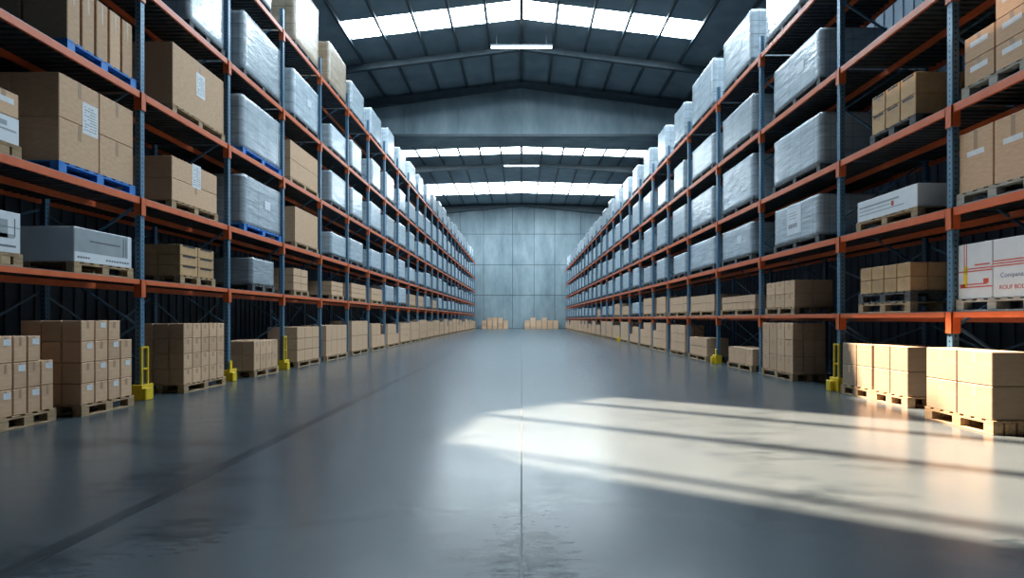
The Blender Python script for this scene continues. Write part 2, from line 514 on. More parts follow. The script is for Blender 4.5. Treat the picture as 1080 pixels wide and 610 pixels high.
# purlins running away from the camera, rafters across
for i in range(-6, 7):
    x = i * 1.84
    z = rz1(x) - .09
    y0 = 16.8 if i <= 0 else Y0
    w = .20 if i == 0 else .13
    trim(MB().box((x - w / 2, y0, z - .11), (x + w / 2, YH0, z + .07), 'steel'))
for i in range(-6, 7):
    x = i * 1.975
    z = rz2(x) - .09
    w = .24 if i == 0 else .17
    trim(MB().box((x - w / 2, YH1, z - .08), (x + w / 2, YE, z + .07), 'steel'))
def rafter(y, fn, bottom, depth0, extra):
    mb = MB(); w = .13
    for s in (-1, 1):
        a, b = 0, s * HW
        za, zb_ = fn(a) - .18, fn(b) - .18
        ba, bb = za - depth0, zb_ - depth0 - extra
        v = [(a, y - w, za), (b, y - w, zb_), (b, y - w, bb), (a, y - w, ba), (a, y + w, za), (b, y + w, zb_), (b, y + w, bb), (a, y + w, ba)]
        o = len(mb.v); mb.v += v; k = mb.slot('steel')
        for q in ((0, 1, 2, 3), (7, 6, 5, 4), (0, 4, 5, 1), (3, 2, 6, 7), (1, 5, 6, 2)):
            mb.f.append(tuple(o + i for i in (q if s > 0 else q[::-1]))); mb.mi.append(k)
    trim(mb)
for y in (-2.5, 5.5, 17.2, 25.0, 33.2): rafter(y, rz1, None, .30, .12)
rafter(YH0 - .35, rz1, None, .35, .2)
for y in (46.0, 58.3): rafter(y, rz2, None, .16, .6)
rafter(YE - .35, rz2, None, .25, .8)
for s in (-1, 1):       # steel columns against the side walls
    for y in (17.2, 25.0, 33.2, 46.0, 58.3, 65.2, 72.5):
        trim(MB().box((s * HW - .3 if s > 0 else -HW, y - .13, 0), (HW if s > 0 else -HW + .3, y + .13, 15.9), 'steel'))

# ------------------------------------------------------------------ hanging linear lamps
def make_lamp():
    t = link('ceiling_light', None)
    link('lamp_tube', MB().box((-1.7, -.06, 0), (1.7, .06, .05), 'tube').mesh('lamp_tube'), t)
    link('housing', MB().box((-1.74, -.1, .05), (1.74, .1, .15), 'frame_dark').mesh('housing'), t)
    mb = MB(); L = RIDGE - 16.6
    for x in (-1.4, 1.4): mb.box((x - .012, -.012, .15), (x + .012, .012, rz1(x) - 16.6), 'frame_dark')
    link('suspension_wire', mb.mesh('suspension_wire'), t)
    return t
lamp = make_lamp()
for i, (y, lab) in enumerate(((32.0, 'long white linear lamp hanging under the roof ridge in front of the downstand wall'),
                              (56.8, 'small far linear lamp hanging under the ridge beyond the downstand wall'))):
    o = lamp if i == 0 else copy_tree(lamp)
    o.location = (0, y, 16.6)
    tag(o, lab, 'ceiling light', 'linear lamps under the roof ridge')

# ------------------------------------------------------------------ pallet racks
XL, XR, DEPTH = 6.34, 5.90, 1.70
LEFT_LEVELS = [0, 2.01, 3.38, 5.14, 6.96, 9.07]
RIGHT_LEVELS = [0, 1.45, 2.88, 4.29, 6.01, 7.9]
LEFT_FRAMES = [6.7, 9.53, 12.36, 15.19, 18.02, 20.85, 23.68, 26.51, 29.34, 32.17, 35.0, 37.83, 40.66, 43.49, 46.32, 49.15, 51.98, 54.81, 57.64, 60.47, 63.3, 66.13, 68.96, 71.79, 74.62, 77.45]
RIGHT_FRAMES = [5.15, 7.85, 10.6, 14.1, 17.2, 20.2, 23.0, 25.7, 28.5, 31.3, 34.1, 36.9, 39.7, 42.5, 45.3, 48.1, 50.9, 53.7, 56.5, 59.3, 62.1, 64.9, 67.7, 70.5, 73.3, 76.1]
SIDE = {'L': dict(s=1, x=-XL, lv=LEFT_LEVELS, fr=LEFT_FRAMES, name='left'),
        'R': dict(s=-1, x=XR, lv=RIGHT_LEVELS, fr=RIGHT_FRAMES, name='right')}
# local x points to the aisle; a right-hand thing is turned by half a turn

def upright_mesh(h):
    mb = MB(); w = .047
    mb.box((-w, -w, .012), (w, w, h), 'post')
    return mb.mesh('upright')
foot_me = MB().box((-.085, -.085, 0), (.085, .085, .012), 'lip').mesh('base_plate')
deck_cache = {}
def deck_into(mb, y0, y1, z, sx, xf):
    """ribbed steel deck on the beams, ribs across the bay; xf = face x (world), sx = direction into the rack"""
    xa, xb = xf + sx * .05, xf + sx * (DEPTH - .05)
    lo, hi = min(xa, xb), max(xa, xb)
    mb.box((lo, y0 + .055, z - .012), (hi, y1 - .055, z), 'deck')
    y = y0 + .12
    while y < y1 - .15:
        mb.box((lo, y, z - .05), (hi, y + .045, z - .012), 'deck'); y += .14
    mb.box((min(xf + sx * .006, xa), y0 + .055, z - .006), (max(xf + sx * .006, xa), y1 - .055, z), 'lip')
def beam_into(mb, y0, y1, z, x, front):
    mb.box((x - .022, y0 + .048, z - (.082 if z < 2.2 else .112)), (x + .022, y1 - .052, z - .007), 'orange')
def connector_into(mb, y, z, x, sx):
    """orange hook plate wrapped round the upright"""
    mb.box((min(x - sx * .012, x + sx * .11), y - .066, z - .30), (max(x - sx * .012, x + sx * .11), y - .0525, z - .004), 'orange')
    mb.box((min(x - sx * .012, x + sx * .11), y + .0525, z - .30), (max(x - sx * .012, x + sx * .11), y + .066, z - .004), 'orange')
    mb.box((min(x - sx * .012, x - sx * .001), y - .066, z - .30), (max(x - sx * .012, x - sx * .001), y + .066, z - .004), 'orange')

def build_rack(key):
    S = SIDE[key]; sx = -S['s']; xf = S['x']; fr = S['fr']; lv = S['lv']
    root = link('pallet_rack', None, None, (xf, fr[0], 0))
    tag(root, ('long %s pallet rack with blue perforated uprights and orange beams, five shelves high') % S['name'] if key == 'L'
        else 'long right pallet rack, lower than the left one, first orange beam at eye height', 'pallet rack', 'pallet racks along the aisle')
    def sub(name, mb, parent=root, kind=None):
        # mesh is in world coordinates; shift it into the rack's frame
        mb.v = [(a - xf, b - fr[0], c) for a, b, c in mb.v]
        o = link(name, mb.mesh(name), parent)
        if kind: o['kind'] = kind
        return o
    H = lv[5] + (.55 if key == 'L' else .45)
    ume = upright_mesh(H)
    for i, y in enumerate(fr):
        for x in (xf + sx * .055, xf + sx * (DEPTH - .055)):
            u = link('upright', ume, root, (x - xf, y - fr[0], 0))
            if i < 8: link('base_plate', foot_me, u)
        mb = MB(); z = .25; k = 0
        a, b = xf + sx * .10, xf + sx * (DEPTH - .10)
        while z + 1.0 < H:
            mb.bar((a if k % 2 else b, y, z), (b if k % 2 else a, y, z + 1.0), .035, .03, 'post', up=(0, 1, 0))
            z += 1.0; k += 1
        mb.bar((a, y, .2), (b, y, .2), .035, .03, 'post', up=(0, 1, 0))
        sub('brace', mb)
    # long diagonals across the back of some bays
    for i in (0, 1, 2, 4, 7, 10):
        for (z0, z1) in ((.3, lv[1] - .2), (lv[1] + .1, lv[2] - .2), (lv[3] + .1, lv[4] - .2)):
            x = xf + sx * (DEPTH + .012)
            sub('back_brace', MB().bar((x, fr[i], z0), (x, fr[i + 1], z1), .02, .035, 'post')
                .bar((x + sx * .022, fr[i], z1), (x + sx * .022, fr[i + 1], z0), .02, .035, 'post'))
    nb, nd_ = 0, 0
    rest_b, rest_d, rest_s = MB(), MB(), MB()
    for i in range(len(fr) - 1):
        for l in range(1, 6):
            z = lv[l]
            indiv = i < 9
            for front in (True, False):
                x = xf + sx * (.026 if front else DEPTH - .026)
                if indiv:
                    mb = MB(); beam_into(mb, fr[i], fr[i + 1], z, x, front)
                    bo = sub('beam', mb)
                    if front:
                        mc = MB(); connector_into(mc, fr[i + 1], z, xf, sx)
                        sub('beam_connector', mc, bo)
                else:
                    beam_into(rest_b, fr[i], fr[i + 1], z, x, front)
                    if front and i + 1 < len(fr): connector_into(rest_b, fr[i + 1], z, xf, sx)
            xm = xf + sx * DEPTH * .5
            ms = MB() if indiv else rest_s
            ms.box((xm - .025, fr[i] + .0, z - .15), (xm + .025, fr[i + 1] - .0, z - .055), 'orange')
            if indiv: sub('support_bar', ms)
            if i < 20:
                mb = MB(); deck_into(mb, fr[i], fr[i + 1], z, sx, xf); sub('shelf_deck', mb)
            else: deck_into(rest_d, fr[i], fr[i + 1], z, sx, xf)
    sub('beam', rest_b, root, 'stuff')
    sub('support_bar', rest_s, root, 'stuff')
    sub('shelf_deck', rest_d, root, 'stuff')
for k in 'LR': build_rack(k)

# ------------------------------------------------------------------ yellow post guards
def make_guard(tall):
    t = link('post_guard', None)
    mb = MB()
    mb.cbox((.0, -.15, 0), (.03, .15, .26), .006, 'yellow')
    mb.cbox((-.16, -.15, 0), (.0, -.125, .26), .005, 'yellow')
    mb.cbox((-.16, .125, 0), (.0, .15, .26), .005, 'yellow')
    mb.cbox((.03, -.15, 0), (.10, .02, .2), .012, 'yellow')
    link('shoe', mb.mesh('shoe'), t)
    if tall:
        bme = MB().cbox((-.02, -.018, .05), (.012, .018, .86), .004, 'yellow').mesh('upright_bar')
        for y in (-.075, .075): link('upright_bar', bme, t, (-.02, y, 0))
        link('crossbar', MB().box((-.036, -.093, .0), (-.012, .093, .03), 'yellow').box((-.034, -.057, -.36), (-.014, .057, -.33), 'yellow').mesh('crossbar'), t, (0, 0, .86))
    else:
        link('upright_bar', MB().cbox((-.03, -.05, .05), (.0, .05, .44), .008, 'yellow').mesh('upright_bar'), t, (-.012, 0, 0))
    return t
GUARDS = [('L', 1, True, 'tall yellow steel post guard at the foot of the nearest left rack upright'),
          ('L', 2, False, 'low yellow post guard between two carton stacks under the second left bay'),
          ('L', 3, True, 'tall yellow post guard on the third left rack upright from the camera'),
          ('R', 2, True, 'tall yellow post guard beside the bright cartons on the right'),
          ('R', 4, False, 'low yellow post guard at the far end of the low right carton row'),
          ('R', 10, False, 'small far yellow post guard halfway down the right rack')]
for key, k, tall, lab in GUARDS:
    S = SIDE[key]
    g = make_guard(tall)
    g.location = (S['x'] + S['s'] * .05, S['fr'][k], 0)
    g.rotation_euler = (0, 0, 0 if key == 'L' else math.pi)
    tag(g, lab, 'post guard', 'yellow guards at the rack feet')

# ------------------------------------------------------------------ pallets
PH = .165
def pallet_pieces(dx, dy):
    """x across the rack, y along the aisle"""
    hx, hy = dx / 2, dy / 2; P = []
    bw = .12
    for x in (-hx, -bw / 2, hx - bw):
        P.append(('bottom_board', (x, -hy, 0), (x + bw, hy, .02)))
        for y in (-hy, -.07, hy - .14):
            P.append(('block', (x, y, .02), (x + bw, y + .14, .122)))
        P.append(('stringer_board', (x, -hy, .122), (x + bw, hy, .143)))
    n = max(5, round(dy / .17))
    for i in range(n):
        y = -hy + i * (dy - .11) / (n - 1)
        P.append(('deck_board', (-hx, y, .143), (hx, y + .11, PH)))
    return P
pal_cache = {}
PMAT = {'wood': 'wood', 'blue': 'blue_pallet', 'dark': 'dark_pallet', 'grey': 'wood_grey'}
def make_pallet(kind, dx, dy, detailed):
    key = (kind, round(dx, 2), round(dy, 2), detailed)
    m = PMAT[kind]
    if key in pal_cache: return copy_tree(pal_cache[key])
    P = pallet_pieces(dx, dy)
    if detailed:
        t = link('pallet', None)
        for nm, a, b in P: link(nm, MB().cbox(a, b, .003, m).mesh(nm), t)
    else:
        mb = MB()
        for nm, a, b in P: mb.box(a, b, m)
        t = link('pallet', mb.mesh('pallet'))
    pal_cache[key] = t
    return t

# ------------------------------------------------------------------ cartons
carton_cache = {}
def carton_mesh(dx, dy, dz, m, tape):
    key = (round(dx, 3), round(dy, 3), round(dz, 3), m)
    if key not in carton_cache:
        c = .008
        body = MB().cbox((-dx / 2, -dy / 2, 0), (dx / 2, dy / 2, dz), c, m).mesh('carton')
        tm = MB(); e = .0015; w = min(.03, dy * .09)
        tm.box((-dx / 2 - e, -w, dz * .62), (-dx / 2 + .001, w, dz - c), tape)
        tm.box((dx / 2 - .001, -w, dz * .62), (dx / 2 + e, w, dz - c), tape)
        tm.box((-dx / 2 + c, -w, dz - .001), (dx / 2 - c, w, dz + e), tape)
        carton_cache[key] = (body, tm.mesh('tape'))
    return carton_cache[key]

def label_mesh(w, h, lines):
    mb = MB().box((0, -w / 2, -h / 2), (.002, w / 2, h / 2), 'paper')
    rnd = random.Random(lines * 31 + int(w * 100))
    for i in range(lines):
        z = h * .36 - i * h * .72 / max(1, lines - 1 or 1)
        y = -w * .38
        while y < w * .36:
            l = rnd.uniform(.08, .2) * w
            if rnd.random() < .8: mb.box((.002, y, z - h * .012), (.0026, min(y + l, w * .4), z + h * .012), 'ink')
            y += l + w * .035
    return mb.mesh('shipping_label')
BIG_LABEL = label_mesh(.30, .46, 9)
SMALL_LABEL = label_mesh(.10, .08, 3)
WHITE_TAG = MB().box((0, -.14, -.035), (.002, .14, .035), 'paper').mesh('shipping_label')

ORD = ['', 'first', 'second', 'third', 'fourth', 'fifth', 'sixth', 'seventh', 'eighth', 'ninth', 'tenth', 'eleventh', 'twelfth',
       'thirteenth', 'fourteenth', 'fifteenth', 'sixteenth', 'seventeenth', 'eighteenth', 'nineteenth', 'twentieth', 'twenty-first',
       'twenty-second', 'twenty-third', 'twenty-fourth', 'twenty-fifth', 'twenty-sixth']
def place_words(key, bay, lvl, extra=''):
    S = SIDE[key]
    lev = 'floor level' if lvl == 0 else ('top shelf' if lvl == 5 else ORD[lvl] + ' shelf')
    return '%s rack %s, %s bay%s' % (S['name'], lev, ORD[bay + 1], extra)
ROWS = {1: ['only'], 2: ['bottom', 'top'], 3: ['bottom', 'middle', 'top'], 4: ['bottom', 'second', 'third', 'top']}
def colname(i, n):
    if n == 1: return ''
    if i == 0: return 'nearest '
    if i == n - 1: return 'farthest '
    return 'middle ' if n == 3 else ORD[i + 1] + ' '

CARTONS = []      # every carton as a record; built after sorting by distance
PALLETS = []
WRAPS = []
rng = random.Random(11)

def stack(key, bay, lvl, y0, y1, height, xface, depth, ny, nr, nd, z0, mat='card', words='', slat=False, gap=False,
          short=False, label=0, tape=False, tagw=False, shade='tan', rows=None):
    S = SIDE[key]; s = S['s']
    dy = (y1 - y0) / ny; dx = depth / nd; dz = height / nr
    for r in range(nr):
        for i in range(ny):
            if short and r == nr - 1 and i == ny - 1: continue
            if rows and r >= rows[i]: continue
            for d in range(nd):
                top = r == nr - 1 or (short and r == nr - 2 and i == ny - 1) or (rows and r == rows[i] - 1)
                if not (i == 0 or i == ny - 1 or d == 0 or top): continue
                g = (.012 if bay < 3 else .03) if ny > 1 else 0
                if nr == 1 and ny == 5: g = .045
                inset = .035 if (slat and r % 2 == 1) else 0
                x = (-s) * (xface + dx * (d + .5))
                jx = rng.uniform(0, .012) if (short or ny > 2) and d == 0 else 0
                sh = dz if not slat else dz - (.045 if r < nr - 1 else 0)
                CARTONS.append(dict(x=x, y=y0 + dy * (i + .5), z=z0 + r * dz,
                    dx=dx - g, dy=dy - (.016 if not (nr == 1 and ny == 5) else .045), dz=dz - (.005 if bay < 3 else .012), rz=0 if s > 0 else math.pi, jit=rng.uniform(-.006, .006) if short and nd > 1 else 0,
                    mat=mat, key=key, bay=bay, lvl=lvl, r=r, nr=nr, i=i, ny=ny, d=d, nd=nd, label=label, tape=tape, tagw=tagw,
                    shade=shade, words=words, slat=slat))

def load(key, bay, lvl, y0, y1, h, xface, kind, pal, words='', **o):
    S = SIDE[key]; s = S['s']; base = S['lv'][lvl]
    depth = {0: .85}.get(lvl, 1.35)
    if kind == 'carton' and lvl == 1: depth = .85
    if xface < XR - .3: depth = .41
    elif lvl == 0 and key == 'R': depth = .72
    xc = -s * (xface + depth / 2); yc = (y0 + y1) / 2
    px0 = xface
    def pallet(z, kind_, dd=0.0):
        PALLETS.append(dict(x=-s * (xface - .0 + depth / 2), y=yc, z=z, dx=depth + .03 if xface >= XR - .3 else depth, dy=y1 - y0 + (.04 if bay > 0 or lvl > 0 else .03), kind=kind_, key=key, bay=bay, lvl=lvl,
                            rz=0 if s > 0 else math.pi, words=words, load=kind, upper=dd))
    z = base
    if pal == 'double': pallet(z, 'wood'); z += PH; pallet(z, 'dark', 1); z += PH
    else: pallet(z, pal); z += PH
    hh = base + h - z
    if kind == 'carton':
        mat = 'card_light' if o.get('cream') else ('card_slat' if o.get('slat') or o.get('gap') else 'card')
        stack(key, bay, lvl, y0, y1, hh, xface, depth, o.get('ny', 2), o.get('nr', 2), o.get('nd', 2), z, mat, words, o.get('slat'), o.get('gap'),
              o.get('short'), o.get('label', 0), o.get('tape'), o.get('tag'), 'pale' if o.get('cream') else 'tan', o.get('rows'))
    elif kind in ('wrap', 'tanwrap'):
        WRAPS.append(dict(x=xc, y=yc, z=z, dx=depth, dy=y1 - y0, dz=hh, key=key, bay=bay, lvl=lvl, rz=0 if s > 0 else math.pi,
                          mat='wrap_tan' if kind == 'tanwrap' else ('wrap_plain' if o.get('plain') else 'wrap'), label=o.get('label', 0), words=words))
    elif kind == 'printed':
        PRINTED.append(dict(x=xc, y=yc, z=z, dx=depth, dy=y1 - y0, dz=hh, s=s, style=o['style'], key=key, bay=bay, lvl=lvl))
    elif kind == 'mixed':
        PRINTED.append(dict(x=xc, y=yc, z=z, dx=depth, dy=y1 - y0, dz=.34, s=s, style='small', key=key, bay=bay, lvl=lvl))
        stack(key, bay, lvl, y0, y1, hh - .342, xface, depth, 1, 1, 2, z + .342, 'card', ' on a white carton', label=0, tagw=True)
PRINTED = []

# side, bay, level, y_near, y_far, height above the shelf, face x, kind, pallet, options
LOADS = [
    ('L', 0, 3, 8.02, 9.41, 1.05, 6.40, 'carton', 'blue', dict(ny=5,nr=1,nd=2,tall=1)),
    ('L', 0, 2, 7.87, 9.39, 1.40, 6.40, 'carton', 'blue', dict(ny=2,nr=2,nd=2,label=1)),
    ('L', 0, 2, 6.81, 7.25, 0.82, 6.40, 'mixed', 'wood', dict(w=', left edge')),
    ('L', 0, 1, 8.14, 9.34, 0.67, 6.40, 'printed', 'wood', dict(style="grey")),
    ('L', 0, 1, 6.81, 7.27, 0.68, 6.40, 'printed', 'wood', dict(style="grey2",w=", left edge")),
    ('L', 0, 0, 6.74, 7.55, 1.14, 6.20, 'carton', 'wood', dict(w=', nearest stack',ny=4,nr=3,nd=3,short=1,label=1)),
    ('L', 0, 0, 7.82, 8.85, 1.33, 6.05, 'carton', 'wood', dict(w=', by guard',ny=4,nr=4,nd=3,short=1,label=1)),
    ('L', 1, 4, 10.97, 12.23, 1.64, 6.40, 'wrap', 'dark', dict()),
    ('L', 1, 3, 10.43, 12.23, 1.31, 6.40, 'carton', 'wood', dict(ny=1,nr=1,nd=1,label=1)),
    ('L', 1, 2, 10.41, 11.96, 0.97, 6.40, 'carton', 'wood', dict(ny=1,nr=2,nd=1,label=1)),
    ('L', 1, 1, 10.67, 11.85, 0.75, 6.40, 'carton', 'wood', dict(ny=2,nr=3,nd=2,slat=1)),
    ('L', 1, 0, 10.28, 11.69, 1.27, 6.10, 'carton', 'wood', dict(ny=5,nr=4,nd=3)),
    ('L', 2, 4, 13.11, 15.11, 1.56, 6.40, 'wrap', 'dark', dict()),
    ('L', 2, 3, 13.06, 15.11, 1.42, 6.40, 'wrap', 'blue', dict()),
    ('L', 2, 2, 13.11, 15.11, 1.35, 6.40, 'wrap', 'blue', dict()),
    ('L', 2, 1, 13.52, 14.71, 0.82, 6.40, 'wrap', 'dark', dict(plain=1)),
    ('L', 2, 0, 13.09, 14.36, 0.84, 6.15, 'carton', 'wood', dict(ny=4,nr=2,nd=3)),
    ('L', 3, 5, 16.07, 17.94, 2.09, 6.40, 'tanwrap', 'dark', dict()),
    ('L', 3, 4, 15.97, 17.92, 1.48, 6.40, 'wrap', 'dark', dict()),
    ('L', 3, 3, 15.74, 17.86, 1.19, 6.40, 'carton', 'wood', dict(ny=1,nr=2,nd=1,label=1)),
    ('L', 3, 2, 16.07, 17.86, 1.17, 6.40, 'carton', 'wood', dict(ny=1,nr=1,nd=1,label=0)),
    ('L', 3, 1, 16.00, 17.07, 0.79, 6.40, 'carton', 'wood', dict(ny=2,nr=3,nd=2)),
    ('L', 3, 0, 15.76, 17.46, 1.13, 6.20, 'carton', 'wood', dict(ny=3,nr=3,nd=2)),
    ('L', 4, 5, 18.92, 20.77, 1.57, 6.40, 'tanwrap', 'dark', dict()),
    ('L', 4, 4, 19.10, 20.77, 0.98, 6.40, 'wrap', 'dark', dict()),
    ('L', 4, 3, 19.10, 20.77, 1.23, 6.40, 'wrap', 'dark', dict()),
    ('L', 4, 2, 19.20, 20.77, 0.93, 6.40, 'wrap', 'dark', dict()),
    ('L', 4, 1, 19.20, 20.43, 0.63, 6.40, 'carton', 'wood', dict(ny=2,nr=3,nd=2)),
    ('L', 4, 0, 18.10, 20.22, 1.15, 6.20, 'carton', 'wood', dict(ny=4,nr=2,nd=2)),
    ('L', 5, 1, 21.45, 23.41, 0.71, 6.40, 'carton', 'wood', dict(ny=2,nr=3,nd=2)),
    ('R', 0, 3, 6.67, 7.67, 1.14, 5.96, 'carton', 'grey', dict(ny=2,nr=3,nd=2,rows=[3,2],tag=1)),
    ('R', 0, 2, 6.62, 7.76, 0.97, 5.96, 'carton', 'grey', dict(ny=2,nr=1,nd=2,tape=1,tag=1)),
    ('R', 0, 1, 6.62, 7.77, 0.90, 5.96, 'printed', 'grey', dict(style="red")),
    ('R', 0, 0, 6.60, 7.69, 0.97, 5.46, 'carton', 'wood', dict(ny=2,nr=2,nd=1,cream=1)),
    ('R', 1, 3, 8.60, 9.69, 0.81, 5.96, 'carton', 'dark', dict(ny=3,nr=2,nd=2,slat=1)),
    ('R', 1, 2, 8.56, 10.09, 0.52, 5.96, 'printed', 'wood', dict(style="band")),
    ('R', 1, 1, 8.72, 10.02, 0.78, 5.96, 'carton', 'double', dict(ny=4,nr=2,nd=3,gap=1)),
    ('R', 1, 0, 9.47, 10.35, 0.92, 5.83, 'carton', 'wood', dict(w=', by guard',ny=2,nr=2,nd=2,cream=1)),
    ('R', 1, 0, 8.59, 9.43, 0.93, 5.83, 'carton', 'wood', dict(ny=2,nr=2,nd=2,cream=1)),
    ('R', 2, 5, 12.12, 13.86, 1.66, 5.96, 'wrap', 'dark', dict()),
    ('R', 2, 4, 11.35, 13.44, 1.19, 5.96, 'wrap', 'dark', dict()),
    ('R', 2, 3, 11.35, 13.44, 1.23, 5.96, 'wrap', 'dark', dict()),
    ('R', 2, 2, 11.39, 13.39, 1.01, 5.96, 'wrap', 'dark', dict(label=2)),
    ('R', 2, 1, 12.42, 13.86, 0.76, 5.96, 'carton', 'wood', dict(ny=3,nr=2,nd=2)),
    ('R', 2, 0, 12.27, 13.82, 1.26, 5.85, 'carton', 'wood', dict(ny=4,nr=3,nd=3)),
    ('R', 3, 5, 14.78, 16.79, 1.56, 5.96, 'wrap', 'dark', dict()),
    ('R', 3, 4, 14.66, 16.87, 1.19, 5.96, 'wrap', 'dark', dict()),
    ('R', 3, 3, 14.66, 16.87, 1.37, 5.96, 'wrap', 'dark', dict()),
    ('R', 3, 2, 14.72, 16.87, 1.02, 5.96, 'wrap', 'dark', dict()),
    ('R', 3, 1, 14.54, 16.95, 0.54, 5.96, 'carton', 'wood', dict(ny=6,nr=2,nd=2)),
    ('R', 3, 0, 14.44, 16.10, 0.59, 5.85, 'carton', 'wood', dict(ny=4,nr=1,nd=2)),
    ('R', 4, 5, 17.70, 19.87, 1.62, 5.96, 'wrap', 'dark', dict()),
    ('R', 4, 4, 17.70, 19.87, 1.17, 5.96, 'wrap', 'dark', dict()),
    ('R', 4, 3, 17.70, 19.98, 1.24, 5.96, 'wrap', 'dark', dict()),
    ('R', 4, 2, 17.57, 20.09, 1.06, 5.96, 'wrap', 'dark', dict()),
    ('R', 4, 1, 17.62, 20.09, 0.68, 5.96, 'carton', 'wood', dict(ny=6,nr=2,nd=2)),
    ('R', 4, 0, 18.00, 19.83, 0.74, 5.85, 'carton', 'wood', dict(ny=3,nr=2,nd=2)),
    ('R', 5, 0, 20.41, 22.36, 1.13, 5.85, 'carton', 'wood', dict(ny=2,nr=3,nd=2)),
    ('R', 5, 1, 20.55, 22.92, 0.74, 5.96, 'carton', 'wood', dict(ny=5,nr=2,nd=2)),
]

for (key, bay, lvl, y0, y1, h, xf, kind, pal, o) in LOADS:
    second = ''
    load(key, bay, lvl, y0, y1, h, xf, kind, pal, o.pop('w', ''), **o)

# the receding bays
have = {(r[0], r[1], r[2]) for r in LOADS}
gr = random.Random(5)
for key in 'LR':
    S = SIDE[key]; n = len(S['fr']) - 1
    for bay in range(2, n):
        fa, fb = S['fr'][bay] + .09, S['fr'][bay + 1] - .09
        L = fb - fa
        for lvl in range(0, 6):
            if (key, bay, lvl) in have: continue
            if lvl == 0:
                if bay < 3: continue
                a, b = fa + .05, fb - gr.uniform(.1, .45)
                nr = gr.choice([2, 3]); h = PH + nr * gr.uniform(.36, .42) if nr == 2 else PH + nr * .34
                if key == 'L': h = gr.uniform(1.0, 1.36)
                load(key, bay, 0, a, b, h, 6.25 if key == 'L' else 5.86, 'carton', 'wood', ny=gr.choice([3, 4]), nr=nr, nd=2, short=gr.random() < .45)
                continue
            xf = (XL if key == 'L' else XR) + .06
            cart = lvl == 1 and ((key == 'L' and bay in (5, 6, 9, 10, 12)) or (key == 'R' and bay in (5, 6, 7, 9, 10, 13)))
            if cart:
                load(key, bay, 1, fa + gr.uniform(.2, .6), fb - gr.uniform(.2, .6), gr.uniform(.62, .9), xf, 'carton', 'wood', ny=4, nr=2, nd=2)
                continue
            frac = gr.uniform(.50, .66); st = fa + gr.uniform(.35, .55) * (L - frac * L) if frac < 1 else fa
            top = {1: .92, 2: 1.06, 3: 1.22, 4: 1.28, 5: 1.42}[lvl] + gr.uniform(-.18, .12)
            load(key, bay, lvl, st, st + frac * L, top, xf, 'wrap', 'dark')

# ------------------------------------------------------------------ film-wrapped loads: a slightly bulging, creased block
def wrap_mesh(seed, m):
    rn = random.Random(seed); off = Vector((seed * 7.3, seed * 3.1, seed * 1.7))
    N_ = 12; verts, idx, faces = [], {}, []
    def vid(i, j, k):
        if (i, j, k) in idx: return idx[(i, j, k)]
        p = Vector((i / N_ * 2 - 1, j / N_ * 2 - 1, k / N_ * 2 - 1))
        q = Vector((p.x, p.y, p.z))
        cnt = sorted((abs(p.x), abs(p.y), abs(p.z)))
        r = .018                                  # rounded edges
        lim = 1 - r
        c = Vector([max(-lim, min(lim, t)) for t in p]); dlt = p - c
        if dlt.length > 1e-6: q = c + dlt.normalized() * r
        nn = noise.noise(q * 1.7 + off) * .007 + noise.noise(Vector((q.x * 2, q.y * 2, q.z * 9)) + off) * .010
        dent = -abs(nn) - .002
        q = q * (1 + dent) if True else q
        zz = (q.z + 1) / 2
        zz = 0 if k == 0 else min(1, zz)
        if k == N_: zz = 1 - .02 - .03 * abs(noise.noise(Vector((q.x * 1.3, q.y * 1.3, 4)) + off))
        verts.append((q.x * .7, q.y * .9, zz * 1.1))
        idx[(i, j, k)] = len(verts) - 1
        return idx[(i, j, k)]
    for a in range(N_):
        for b in range(N_):
            for side in (0, N_):
                f = side != 0
                for ax in range(3):
                    l = []
                    for (u, v) in ((a, b), (a + 1, b), (a + 1, b + 1), (a, b + 1)):
                        t = [0, 0, 0]; t[ax] = side; t[(ax + 1) % 3] = u; t[(ax + 2) % 3] = v
                        l.append(vid(*t))
                    faces.append(l if f else l[::-1])
    me = bpy.data.meshes.new('wrapped_load')
    me.from_pydata(verts, [], faces); me.materials.append(M[m])
    for p in me.polygons: p.use_smooth = True
    me.update()
    return me
WM = {m: [wrap_mesh(i + 1, m) for i in range(n)] for m, n in (('wrap', 7), ('wrap_plain', 2), ('wrap_tan', 2))}
barcode = MB().box((0, -.32, -.30), (.003, .32, .30), 'white_card')
for i in range(11): barcode.box((.003, -.24 + i * .036, -.16), (.0036, -.24 + i * .036 + (.016 if i % 3 else .024), -.07), 'ink_dark')
for i in range(3): barcode.box((.003, -.24, .04 + i * .06), (.0036, .1 + .05 * (i % 2), .05 + i * .06), 'ink')
BARCODE = barcode.mesh('shipping_label')
WHITE_BITS = MB().box((0, -.16, -.11), (.003, .16, .11), 'white_card').mesh('shipping_label')
for i, w in enumerate(WRAPS):
    me = WM[w['mat']][i % len(WM[w['mat']])]
    o = link('wrapped_load', me, None, (w['x'], w['y'], w['z']), w['rz'], (w['dx'] / 1.4, w['dy'] / 1.8, w['dz'] / 1.1))
    what = {'wrap': 'grey film-wrapped load', 'wrap_plain': 'low plain grey wrapped block', 'wrap_tan': 'tan film-wrapped carton load'}[w['mat']]
    tag(o, '%s, %s from the camera' % (what, place_words(w['key'], w['bay'], w['lvl'])), 'wrapped load',
        'film-wrapped loads on the %s rack' % SIDE[w['key']]['name'])
    if w['label'] or (w['bay'] in (2, 3) and i % 3 == 0):
        big = w['label'] == 2
        inv = (1.4 / w['dx'], 1.8 / w['dy'], 1.1 / w['dz'])
        l = link('shipping_label', BARCODE if big else WHITE_BITS, o, (.7 + .002, -.05 if big else .2, .60), 0, inv)

